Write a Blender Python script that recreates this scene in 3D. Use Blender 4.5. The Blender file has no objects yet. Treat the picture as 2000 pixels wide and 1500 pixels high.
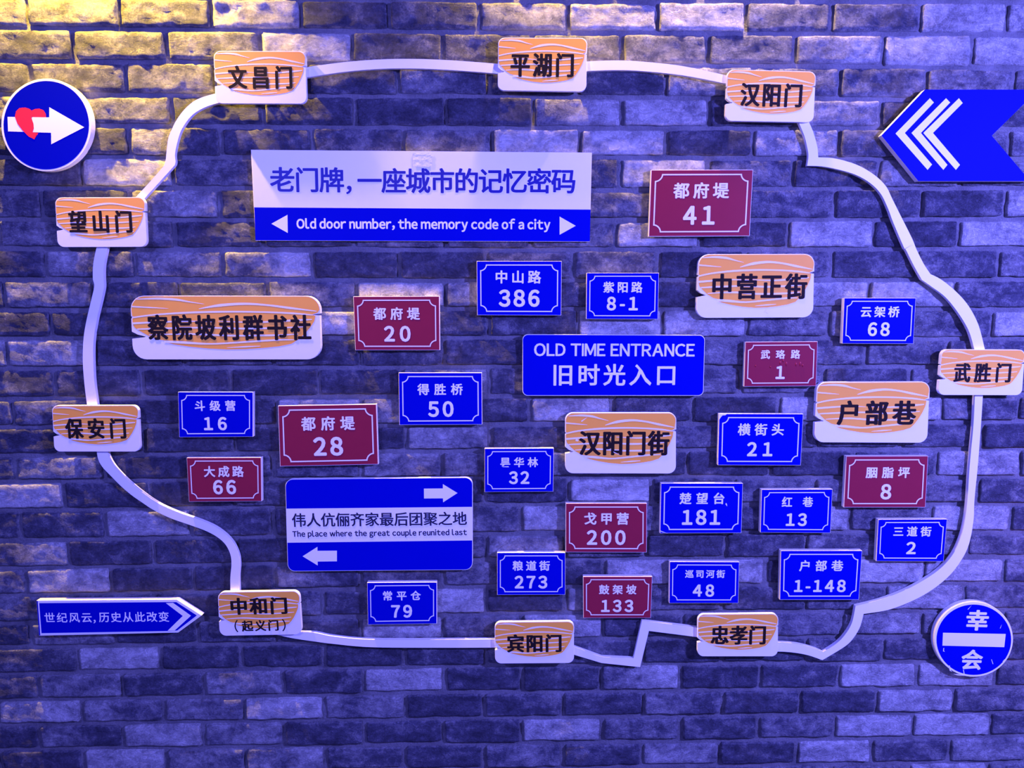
import bpy, math, random
from mathutils import Vector, noise
random.seed(7)
scene = bpy.context.scene
COL = scene.collection

# ------------------------------------------------------------------ camera
F = 1450.0            # focal length in pixels of the 2000x1500 frame
D = 1.75              # distance from camera to the brick face plane (y = 0)
CZ = 1.50             # camera height
n = Vector((10.0, -180.0, F)).normalized()            # wall normal in camera axes (right, down, forward)
d = Vector((30.0, 11682.0, F)); d = (d - n * d.dot(n)).normalized()   # world down
h = d.cross(n).normalized()                            # world right
if h.x < 0: h = -h
cam_loc = Vector((0.0, -D, CZ))
def axis(k):          # camera axis k (0 right, 1 down, 2 forward) in world coordinates
    return Vector((h[k], n[k], -d[k]))
EX, EY, EZ = axis(0), axis(1), axis(2)
cd = bpy.data.cameras.new('camera'); cam = bpy.data.objects.new('camera', cd); COL.objects.link(cam)
cd.sensor_width = 36.0; cd.lens = F * 36.0 / 2000.0; cd.clip_start = 0.02
from mathutils import Matrix
M = Matrix((EX, -EY, -EZ)).transposed().to_4x4(); M.translation = cam_loc
cam.matrix_world = M
scene.camera = cam

def at(px, py, dep=0.0):
    """point on the plane parallel to the wall, dep metres in front of it"""
    r = EX * (px - 1000.0) + EY * (py - 750.0) + EZ * F
    t = (D - dep) / r.y
    return cam_loc + r * t

# ------------------------------------------------------------------ world, lights, exposure
w = bpy.data.worlds.new('world'); scene.world = w; w.use_nodes = True
bg = w.node_tree.nodes['Background']
bg.inputs[0].default_value = (0.175, 0.165, 1.0, 1); bg.inputs[1].default_value = 0.56

def area(name, loc, target, size, color, power):
    l = bpy.data.lights.new(name, 'AREA'); l.shape = 'DISK'; l.size = size; l.color = color; l.energy = power
    o = bpy.data.objects.new(name, l); COL.objects.link(o); o.location = loc
    o.rotation_euler = (Vector(target) - Vector(loc)).to_track_quat('-Z', 'Y').to_euler(); return o
def spot(name, loc, target, color, power, angle, blend=1.0, r=0.02):
    l = bpy.data.lights.new(name, 'SPOT'); l.color = color; l.energy = power
    l.spot_size = math.radians(angle); l.spot_blend = blend; l.shadow_soft_size = r
    o = bpy.data.objects.new(name, l); COL.objects.link(o); o.location = loc
    o.rotation_euler = (Vector(target) - Vector(loc)).to_track_quat('-Z', 'Y').to_euler(); return o
BLUE = (0.165, 0.165, 1.0)
VIO = (0.185, 0.18, 1.0)
spot('blue_flood_left', (-1.35, -1.9, 2.25), (-0.1, 0, 1.0), BLUE, 185, 90, 1.0, 0.07)
area('violet_flood_right', (2.0, -1.7, 2.05), (0.9, 0, 1.0), 0.16, VIO, 180)
spot('added_pink_fill', (2.1, -0.9, 0.85), (1.42, 0, 0.85), (1.0, 0.42, 0.55), 12, 44, 1.0, 0.05)  # added fill that reddens the lower right edge, standing in for blocked blue light
YEL = (1.0, 0.62, 0.025)
WARM = (1.0, 0.66, 0.34)
spot('warm_downlight_left', (-1.06, -0.072, 2.60), (-1.04, 0.0, 1.8), YEL, 310, 120, 0.8, 0.012)
spot('warm_downlight_second', (-0.80, -0.052, 2.52), (-0.84, 0.0, 1.8), YEL, 75, 104, 1.0, 0.012)
spot('warm_downlight_middle', (0.07, -0.052, 2.52), (0.07, 0.0, 1.8), YEL, 92, 88, 1.0, 0.012)
spot('warm_downlight_right', (0.50, -0.056, 2.56), (0.52, 0.0, 1.8), WARM, 84, 100, 1.0, 0.012)

scene.view_settings.view_transform = 'Standard'; scene.view_settings.look = 'None'
scene.view_settings.gamma = 1; scene.view_settings.use_curve_mapping = False
scene.view_settings.exposure = 0.0

# ------------------------------------------------------------------ materials
def mat(name, color, rough=0.6, spec=0.3, bump=0.0, scale=200.0, var=0.0):
    m = bpy.data.materials.new(name); m.use_nodes = True; nt = m.node_tree; N = nt.nodes; L = nt.links
    b = N['Principled BSDF']; b.inputs['Roughness'].default_value = rough
    b.inputs['Specular IOR Level'].default_value = spec
    tc = N.new('ShaderNodeTexCoord'); nz = N.new('ShaderNodeTexNoise')
    nz.inputs['Scale'].default_value = scale; nz.inputs['Detail'].default_value = 4
    L.new(tc.outputs['Object'], nz.inputs['Vector'])
    mx = N.new('ShaderNodeMix'); mx.data_type = 'RGBA'
    mx.inputs[6].default_value = tuple(c * (1 - var) for c in color) + (1,)
    mx.inputs[7].default_value = tuple(min(1, c * (1 + var)) for c in color) + (1,)
    L.new(nz.outputs[0], mx.inputs[0]); L.new(mx.outputs[2], b.inputs['Base Color'])
    if bump:
        bp = N.new('ShaderNodeBump'); bp.inputs['Strength'].default_value = bump; bp.inputs['Distance'].default_value = 0.001
        L.new(nz.outputs[0], bp.inputs['Height']); L.new(bp.outputs[0], b.inputs['Normal'])
    return m
M_BOARD = mat('white_board', (0.86, 0.84, 0.86), 0.45, 0.3, 0.05, 60, 0.02)
M_EDGE = mat('cut_board_edge', (0.80, 0.74, 0.66), 0.6, 0.2, 0.2, 150, 0.05)
M_BLUE = mat('blue_film', (0.0, 0.002, 0.33), 0.55, 0.03, 0.02, 40, 0.03)
M_RED = mat('maroon_film', (0.27, 0.016, 0.036), 0.40, 0.15, 0.02, 40, 0.05)
M_ORANGE = mat('orange_wood_print', (0.98, 0.42, 0.055), 0.45, 0.2, 0.02, 50, 0.04)
M_GRAIN = mat('pale_grain_print', (0.86, 0.82, 0.80), 0.45, 0.2)
M_WHITE = mat('white_film', (0.84, 0.84, 0.84), 0.45, 0.2)
M_INK = mat('dark_ink', (0.016, 0.009, 0.009), 0.6, 0.08)
M_NAVY = mat('navy_ink', (0.02, 0.02, 0.045), 0.45, 0.2)
M_BLUEINK = mat('blue_ink', (0.02, 0.02, 0.24), 0.45, 0.2)
M_HEART = mat('red_film', (0.85, 0.02, 0.045), 0.4, 0.2)
M_TAPE = mat('clear_tape', (0.80, 0.79, 0.82), 0.15, 0.6, 0.8, 120, 0.03)

def brick_mat(name, mortar):
    m = bpy.data.materials.new(name); m.use_nodes = True; nt = m.node_tree; N = nt.nodes; L = nt.links
    b = N['Principled BSDF']; b.inputs['Roughness'].default_value = 0.8; b.inputs['Specular IOR Level'].default_value = 0.25
    geo = N.new('ShaderNodeNewGeometry')
    def nz(scale, detail, rough=0.6, dist=0.0, stretch=None):
        t = N.new('ShaderNodeTexNoise'); t.inputs['Scale'].default_value = scale; t.inputs['Detail'].default_value = detail
        t.inputs['Roughness'].default_value = rough; t.inputs['Distortion'].default_value = dist
        if stretch:
            mp = N.new('ShaderNodeMapping'); mp.inputs['Scale'].default_value = stretch
            L.new(geo.outputs['Position'], mp.inputs[0]); L.new(mp.outputs[0], t.inputs['Vector'])
        else: L.new(geo.outputs['Position'], t.inputs['Vector'])
        return t.outputs[0]
    def math_(op, a, b_, c=None, clamp=False):
        x = N.new('ShaderNodeMath'); x.operation = op; x.use_clamp = clamp
        for i, v in enumerate((a, b_, c)):
            if v is None: continue
            if isinstance(v, (int, float)): x.inputs[i].default_value = v
            else: L.new(v, x.inputs[i])
        return x.outputs[0]
    blotch = nz(16, 3, 0.55, 0.4, (1, 1, 1.6)); mid = nz(60, 4, 0.65, 0.5); fine = nz(260, 5, 0.7)
    if mortar:
        fac = math_('MULTIPLY_ADD', blotch, 0.9, -0.15, True)
        f2 = math_('MULTIPLY_ADD', fine, 0.5, -0.25); fac = math_('ADD', fac, f2, clamp=True)
    else:
        tone = N.new('ShaderNodeAttribute'); tone.attribute_name = 'tone'
        edge = N.new('ShaderNodeAttribute'); edge.attribute_name = 'rim'
        k = math_('MULTIPLY_ADD', blotch, 1.2, -0.60)
        k = math_('ADD', k, tone.outputs['Fac'])
        k2 = math_('MULTIPLY_ADD', mid, 0.7, -0.35); k = math_('ADD', k, k2)
        k3 = math_('MULTIPLY_ADD', fine, 0.6, -0.30); k = math_('ADD', k, k3)
        r = math_('MULTIPLY_ADD', mid, 1.8, -0.9)
        r = math_('ADD', r, edge.outputs['Fac']); r = math_('SUBTRACT', r, 0.45); r = math_('MULTIPLY', r, 0.8, clamp=True)
        inv = math_('SUBTRACT', 0.62, k); add = math_('MULTIPLY', inv, r); add = math_('MAXIMUM', add, 0.0)
        fac = math_('ADD', k, add, clamp=True)
    cr = N.new('ShaderNodeValToRGB'); L.new(fac, cr.inputs[0])
    e = cr.color_ramp.elements
    if mortar:
        e[0].position = 0.0; e[0].color = (0.085, 0.085, 0.105, 1); e[1].position = 1.0; e[1].color = (0.38, 0.37, 0.39, 1)
    else:
        e[0].position = 0.0; e[0].color = (0.046, 0.047, 0.080, 1)
        e[1].position = 1.0; e[1].color = (0.70, 0.69, 0.70, 1)
        x = e.new(0.30); x.color = (0.105, 0.106, 0.165, 1)
        x = e.new(0.58); x.color = (0.30, 0.295, 0.34, 1)
    L.new(cr.outputs[0], b.inputs['Base Color'])
    # relief: flaky ridges plus fine grit
    rid = nz(46, 8, 0.70, 1.3, (1, 1, 1.8))
    rr = math_('SUBTRACT', rid, 0.5); rr = math_('ABSOLUTE', rr, None); rr = math_('MULTIPLY_ADD', rr, -3.0, 1.0, True)
    hh = math_('MULTIPLY_ADD', rr, 0.8 if not mortar else 0.3, math_('MULTIPLY', fine, 0.9))
    hh = math_('ADD', hh, math_('MULTIPLY', mid, 1.6 if not mortar else 0.8))
    if not mortar:
        cr1 = nz(24, 7, 0.66, 2.2, (1, 1, 1.5))
        c1 = math_('SUBTRACT', cr1, 0.52); c1 = math_('ABSOLUTE', c1, None); c1 = math_('MULTIPLY_ADD', c1, -22.0, 1.0, True)
        hh = math_('MULTIPLY_ADD', c1, -0.75, hh)
        cr2 = nz(85, 6, 0.7, 1.6, (1, 1, 1.4)); c2 = math_('SUBTRACT', cr2, 0.5); c2 = math_('ABSOLUTE', c2, None); c2 = math_('MULTIPLY_ADD', c2, -7.0, 1.0, True)
        hh = math_('MULTIPLY_ADD', c2, 0.45, hh)
    bp = N.new('ShaderNodeBump'); bp.inputs['Strength'].default_value = 0.85; bp.inputs['Distance'].default_value = 0.0042
    L.new(hh, bp.inputs['Height']); L.new(bp.outputs[0], b.inputs['Normal'])
    return m
M_BRICK = brick_mat('grey_brick', False)
M_MORTAR = brick_mat('grey_mortar', True)

# ------------------------------------------------------------------ helpers
def mesh_obj(name, verts, faces, m, parent=None, smooth=False):
    org = parent['_o'] if parent is not None and '_o' in parent else (0, 0, 0)
    org = Vector(org)
    me = bpy.data.meshes.new(name); me.from_pydata([tuple(Vector(v) - org) for v in verts], [], faces); me.update()
    if isinstance(m, (list, tuple)):
        for k in m: me.materials.append(k)
    else: me.materials.append(m)
    if smooth: me.polygons.foreach_set('use_smooth', [True] * len(me.polygons))
    o = bpy.data.objects.new(name, me); COL.objects.link(o)
    if parent is not None: o.parent = parent
    return o
ROOTS = []
def thing(name, centre, label, cat, group=None):
    o = bpy.data.objects.new(name, None); COL.objects.link(o); o.empty_display_size = 0.03
    o.location = centre; o['_o'] = tuple(centre); o['label'] = label; o['category'] = cat
    if group: o['group'] = group
    ROOTS.append(o); return o

def slab(name, pts, front, back, mats, parent, bevel=0.0006):
    """plate whose front outline is given in pixels; mats = [face, edge]"""
    f = [at(x, y, front) for x, y in pts]
    k = len(f); c = sum(f, Vector()) / k
    def ins(p):
        q = c + (p - c) * (1 - bevel / max(0.01, (p - c).length)); return q
    v = []
    v += [ins(p) for p in f]
    v += [Vector((p.x, -(front - bevel), p.z)) for p in f]
    v += [Vector((p.x, -back, p.z)) for p in f]
    faces = [list(range(k))[::-1], [2 * k + i for i in range(k)]]
    for i in range(k):
        j = (i + 1) % k
        faces.append((i, j, k + j, k + i)); faces.append((k + i, k + j, 2 * k + j, 2 * k + i))
    # orient front towards the camera
    nrm = Vector()
    for i in range(k):
        a, b_ = f[i], f[(i + 1) % k]; nrm += (a - c).cross(b_ - c)
    if nrm.y < 0:   # px order gives normal to camera already
        faces = [fc[::-1] if isinstance(fc, list) else fc[::-1] for fc in faces]
    o = mesh_obj(name, v, [tuple(fc) for fc in faces], mats, parent)
    o.data.validate()
    if len(mats) > 1:
        mi = [0] + [1] * (len(o.data.polygons) - 1)
        o.data.polygons.foreach_set('material_index', mi)
    return o

def flat(name, polys, dep, m, parent):
    """thin printed film made of pixel polygons"""
    v = []; fs = []
    for i, pts in enumerate(polys):
        b0 = len(v); v += [at(x, y, dep + 0.00001 * i) for x, y in pts]
        s = 0
        for k in range(len(pts)):
            x0, y0 = pts[k]; x1, y1 = pts[(k + 1) % len(pts)]; s += x0 * y1 - x1 * y0
        idx = list(range(b0, len(v)))
        fs.append(tuple(idx[::-1] if s > 0 else idx))
    return mesh_obj(name, v, fs, m, parent)

def strip(name, A, B, dep, m, parent, closed=False):
    v = [at(x, y, dep) for x, y in A] + [at(x, y, dep) for x, y in B]
    k = len(A); fs = []
    for i in range(k if closed else k - 1):
        j = (i + 1) % k; fs.append((i, j, k + j, k + i))
    o = mesh_obj(name, v, fs, m, parent)
    return o

def bil(q, u, v):
    (ax, ay), (bx, by), (cx, cy), (dx, dy) = q
    return ((ax * (1 - u) + bx * u) * (1 - v) + (dx * (1 - u) + cx * u) * v,
            (ay * (1 - u) + by * u) * (1 - v) + (dy * (1 - u) + cy * u) * v)
def qsize(q):
    return ((q[1][0] - q[0][0] + q[2][0] - q[3][0]) / 2, (q[3][1] - q[0][1] + q[2][1] - q[1][1]) / 2)
def round_rect(W, H, r, seg=7):
    pts = []
    for cx, cy, a0 in ((r, r, 180), (W - r, r, 270), (W - r, H - r, 0), (r, H - r, 90)):
        for k in range(seg + 1):
            a = math.radians(a0 + 90 * k / seg); pts.append((cx + r * math.cos(a), cy + r * math.sin(a)))
    return pts
def inq(q, pts):
    W, H = qsize(q); return [bil(q, x / W, y / H) for x, y in pts]

# ------------------------------------------------------------------ glyphs
FW = {c: chr(ord(c) + 0xFEE0) for c in map(chr, range(33, 127))}
NEED = set()
def norm(s, latin):
    return ''.join(FW.get(c, c) if (c in FW) else c for c in s)
GLY = {}
def prepare(chars):
    # plain bar for the capital I and a short hyphen, which the full-width forms draw differently
    GLY['|I'] = ([(0, 0), (.075, 0), (.075, .735), (0, .735)], [(0, 1, 2, 3)], 0, .075, 0, .735)
    GLY['|-'] = ([(0, .245), (.26, .245), (.26, .31), (0, .31)], [(0, 1, 2, 3)], 0, .26, .245, .31)
    objs = []
    for ch in sorted(chars):
        if ch == ' ': continue
        t = bpy.data.curves.new('glyph', 'FONT'); t.body = ch; t.size = 1.0; t.resolution_u = 3
        o = bpy.data.objects.new('glyph', t); COL.objects.link(o); objs.append((ch, o))
    dg = bpy.context.evaluated_depsgraph_get(); dg.update()
    for ch, o in objs:
        me = bpy.data.meshes.new_from_object(o.evaluated_get(dg))
        vs = [(p.co.x, p.co.y) for p in me.vertices]; fs = [tuple(p.vertices) for p in me.polygons]
        xs = [p[0] for p in vs] or [0]; ys = [p[1] for p in vs] or [0]
        GLY[ch] = (vs, fs, min(xs), max(xs), min(ys), max(ys)); bpy.data.meshes.remove(me)
    for ch, o in objs:
        t = o.data; bpy.data.objects.remove(o); bpy.data.curves.remove(t)

def text(name, s, x0, x1, yl, yr, hpx, dep, m, parent, bold=0.026, ax=None, mode='cjk', space=0.30, label=None, capref=None, by=0.8):
    """lettering whose ink runs from pixel x0 to x1, vertical middle yl..yr, height hpx"""
    s2 = ''.join(FW.get(c, c) for c in s)
    s2 = [('|' + c) if (mode == 'latin' and c in 'I-') else FW.get(c, c) for c in s]
    P0 = at(x0, yl, dep); P1 = at(x1, yr, dep); A = (P1 - P0); W = A.length; A.normalize()
    U = Vector((-A.z, 0, A.x))
    xm, ym = (x0 + x1) / 2, (yl + yr) / 2
    H = (at(xm, ym - hpx / 2, dep) - at(xm, ym + hpx / 2, dep)).length
    G = [GLY.get(c) for c in s2]
    ink = [g for g in G if g]
    if mode == 'cjk':
        lo = min(g[4] for g in ink) - bold; hi = max(g[5] for g in ink) + bold
        if len(ink) == 1 and ink[0][5] - ink[0][4] < 0.3: lo, hi = -0.12, 0.88
        sy = H / (hi - lo)
        sx = sy * (ax or 1.0)
        if len(G) > 1:
            pitch = (W - (G[-1][3] - G[0][2] + 2 * bold) * sx) / (len(G) - 1)
            X = [-(G[0][2] - bold) * sx + i * pitch for i in range(len(G))]
        else:
            sx = W / (G[0][3] - G[0][2] + 2 * bold); X = [-(G[0][2] - bold) * sx]
    else:
        ref = GLY[FW[capref]] if capref else None
        lo = (ref[4] if ref else min(g[4] for g in ink)) - bold; hi = (ref[5] if ref else max(g[5] for g in ink)) + bold
        sy = H / (hi - lo); sx = sy * (ax or 1.0)
        widths = [((g[3] - g[2] + 2 * bold) if g else space) for g in G]
        if ax is None:     # choose the stretch so letter gaps are natural
            gap = 0.055; tot = sum(widths) + gap * (len(G) - 1); sx = W / tot; g_ = gap * sx
        else: g_ = (W - sum(widths) * sx) / max(1, len(G) - 1)
        X = []; c = 0.0
        for g, wd in zip(G, widths):
            X.append(c - ((g[2] - bold) * sx if g else 0)); c += wd * sx + g_
    mid = (lo + hi) / 2 * sy
    V = []; Fs = []
    dirs = [(math.cos(math.pi * k / 4 + 0.39), math.sin(math.pi * k / 4 + 0.39)) for k in range(8)] if bold > 0 else [(0, 0)]
    for g, X0, ch in zip(G, X, s2):
        if not g: continue
        vs, fs = g[0], g[1]
        for k, (dx, dy) in enumerate(dirs):
            b0 = len(V)
            for (x, y) in vs:
                yy = y
                V.append(P0 + A * (X0 + (x + dx * bold) * sx) + U * ((yy + dy * bold * by) * sy - mid) + Vector((0, -0.00001 * k, 0)))
            Fs += [tuple(i + b0 for i in f) for f in fs]
    o = mesh_obj(name, V, Fs, m, parent)
    if label: o['label'] = label
    return o

# ------------------------------------------------------------------ the brick wall
J = [(-5,1,3),(57,63,65),(121,125,130),(185,188,192),(246,249,250),(306,307,309),(367,371,368),(428,430,428),(486,488,486),
     (546,547,546),(604,602,603),(660,659,661),(718,716,716),(777,773,771),(832,829,826),(886,880,878),(938,932,932),(993,985,985),
     (1051,1041,1040),(1105,1092,1090),(1157,1146,1142),(1211,1199,1194),(1260,1250,1244),(1311,1300,1295),(1362,1352,1346),
     (1412,1403,1395),(1461,1453,1444),(1511,1502,1493),(1560,1550,1541)]
R = [
 ('52 233 411 587 759 935 1110 1284 1457 1625 1799 1966', 'n n m l d d mn l l m m l l'),
 ('142 325 507 688 864 1039 1214 1383 1553 1725 1900', 'm m m l d m m m m nl l l'),
 ('60 245 420 598 777 954 1128 1302 1470 1641 1811 1980', 'd m m d d nd d d n m m m m'),
 ('157 335 513 692 870 1042 1214 1386 1555 1721 1890', 'm m d d d d nl l d n d m'),  # third brick: the shadow there is put into its dark tone
 ('75 252 430 610 787 962 1132 1302 1471 1640 1807 1971', 'd d nd d m m l l d l m m n'),
 ('160 336 513 690 865 1040 1211 1383 1550 1716 1878', 'd l m d d m d l m d n m'),
 ('80 252 428 605 778 950 1120 1290 1461 1631 1801 1963', 'm d n d d d m m d m d d l'),
 ('168 340 513 690 870 1037 1202 1368 1540 1708 1873', 'n m d d m d m l d l d l'),
 ('88 262 435 610 779 949 1120 1285 1455 1626 1790 1951', 'd nd n ml d d m m d m m m n'),
 ('7 183 350 522 697 869 1037 1205 1370 1535 1698 1866', 'd n d d m l n d d m l l m'),
 ('100 273 445 613 785 955 1129 1294 1458 1619 1776 1938', 'd d d m l d d l l m n m l'),
 ('13 184 358 533 704 867 1035 1200 1365 1528 1691 1850', 'n l d m d d d m m m m m m'),
 ('105 277 450 622 784 955 1120 1285 1448 1610 1776 1935', 'd d d d d n m m m n d n m m'),
 ('25 190 365 540 707 870 1034 1196 1353 1521 1690 1840', 'm m d d l n d l d d l l m'),
 ('113 285 457 622 792 957 1115 1275 1440 1600 1760 1920', 'd d d d d ln d m m m m m d'),
 ('30 202 370 533 704 864 1020 1180 1343 1505 1667 1830 1992', 'd n d d m n m n d d d m l m'),
 ('123 292 457 620 785 947 1110 1274 1433 1593 1752 1912', 'l d d d d d d l d m m m m'),
 ('38 205 372 533 695 855 1017 1178 1340 1503 1661 1820 1975', 'd d l d d m m l n d l m l m'),
 ('133 298 460 625 788 950 1105 1262 1418 1575 1735 1890', 'ml d d d m m n m d d m m m'),
 ('50 217 377 537 703 865 1020 1179 1340 1496 1650 1805 1961', 'm l d d nd m m d l l d l l m'),
 ('140 300 463 630 795 949 1104 1260 1413 1575 1730 1883', 'm m d n d l d n m d m l m'),
 ('60 223 385 543 705 864 1020 1177 1333 1490 1645 1800 1960', 'd n d m d l m l d d m nl m m'),
 ('150 312 470 632 790 949 1104 1255 1411 1575 1725 1875', 'd l d d d d m m d d m m d'),
 ('75 238 398 553 710 867 1020 1172 1329 1485 1640 1791 1945', 'd n d n d l d d ml d d l l m'),
 ('158 320 477 633 792 945 1100 1257 1410 1563 1713 1863', 'l nm n l n d d d nm d d l m'),
 ('75 240 397 555 712 865 1019 1175 1329 1481 1631 1783 1935', 'd nd l n d d d l m d m l l m'),
 ('163 325 480 635 789 945 1099 1254 1405 1555 1703 1855', 'd l n n m d m d n d l m n'),
 ('80 244 402 559 715 868 1022 1175 1330 1483 1623 1776 1928', 'm l m l m d m m d d m m l m'),
]
TV = {'d': 0.22, 'm': 0.40, 'n': 0.56, 'l': 0.80}
def jy(i, x):
    a, b_, c = J[i]
    if x < 1000: t = (x - 350) / 650.0; t = max(t, -0.8); return a + (b_ - a) * t
    t = min((x - 1000) / 650.0, 1.6); return b_ + (c - b_) * t

COVER = []          # pixel boxes of the signs, used to choose which bricks are single parts

def fbm(p, s):
    q = Vector(p) * s
    return noise.noise(q) + 0.5 * noise.noise(q * 2.1) + 0.3 * noise.noise(q * 4.3)

def brick_mesh(c, tl, tr, nx, nz, proud, seed, V, Fs, tone, rim):
    """c: four wall corners TL TR BR BL (x,z); adds one brick"""
    b0 = len(V); tx = random.uniform(-.0022, .0022); tz = random.uniform(-.0020, .0020)
    Wd = (c[1][0] - c[0][0]); Ht = (c[0][1] - c[3][1])
    def put(u, v, y, inset=0.0, rimv=0.0, jit=1.0):
        uu = inset / Wd + u * (1 - 2 * inset / Wd); vv = inset / Ht + v * (1 - 2 * inset / Ht)
        x = (c[0][0] * (1 - uu) + c[1][0] * uu) * (1 - vv) + (c[3][0] * (1 - uu) + c[2][0] * uu) * vv
        z = (c[0][1] * (1 - uu) + c[1][1] * uu) * (1 - vv) + (c[3][1] * (1 - uu) + c[2][1] * uu) * vv
        dx = 0.0024 * fbm((x, seed, z), 32) * jit; dz = 0.0018 * fbm((x, seed + 5, z), 32) * jit
        V.append(Vector((x + dx, y, z + dz)))
        t = tl + (tr - tl) * min(1, max(0, (u - 0.3) / 0.4)); tone.append(t); rim.append(rimv)
    rows = nz + 1; cols = nx + 1
    for j in range(rows):
        for i in range(cols):
            u = i / nx; v = j / nz
            if 0 < i < nx: u = 0.022 + 0.956 * (i - 1) / (nx - 2)
            if 0 < j < nz: v = 0.07 + 0.86 * (j - 1) / (nz - 2)
            e = (i == 0 or i == nx or j == 0 or j == nz)
            uu = u; vv = v
            P = (c[0][0] + Wd * u, seed, c[0][1] - Ht * v)
            y = -proud + 0.0020 * fbm(P, 20) + 0.0014 * fbm(P, 75)
            y += tx * (u - 0.5) + tz * (v - 0.5) + 0.0014 * max(0.0, fbm(P, 11) - 0.25) * 3
            if e: y += 0.0016
            corner = (i in (0, nx)) and (j in (0, nz))
            put(uu, vv, y, 0.0007 + (0.0014 if corner else 0), 1.0 if e else 0.0)
    for j in range(nz):
        for i in range(nx):
            a = b0 + j * cols + i; Fs.append((a, a + cols, a + cols + 1, a + 1))
    # sides
    ring = [(i, 0) for i in range(cols)] + [(nx, j) for j in range(1, rows)] + [(i, nz) for i in range(nx - 1, -1, -1)] + [(0, j) for j in range(nz - 1, 0, -1)]
    r0 = len(V)
    for (i, j) in ring: put(i / nx, j / nz, 0.012, 0.0, 1.0)
    k = len(ring)
    for a in range(k):
        b_ = (a + 1) % k
        ia = b0 + ring[a][1] * cols + ring[a][0]; ib = b0 + ring[b_][1] * cols + ring[b_][0]
        Fs.append((ia, ib, r0 + b_, r0 + a))
def finish_brick(name, V, Fs, tone, rim, parent):
    o = mesh_obj(name, V, Fs, M_BRICK, parent, smooth=True)
    for nm, arr in (('tone', tone), ('rim', rim)):
        a = o.data.attributes.new(nm, 'FLOAT', 'POINT'); a.data.foreach_set('value', arr)
    return o

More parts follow.
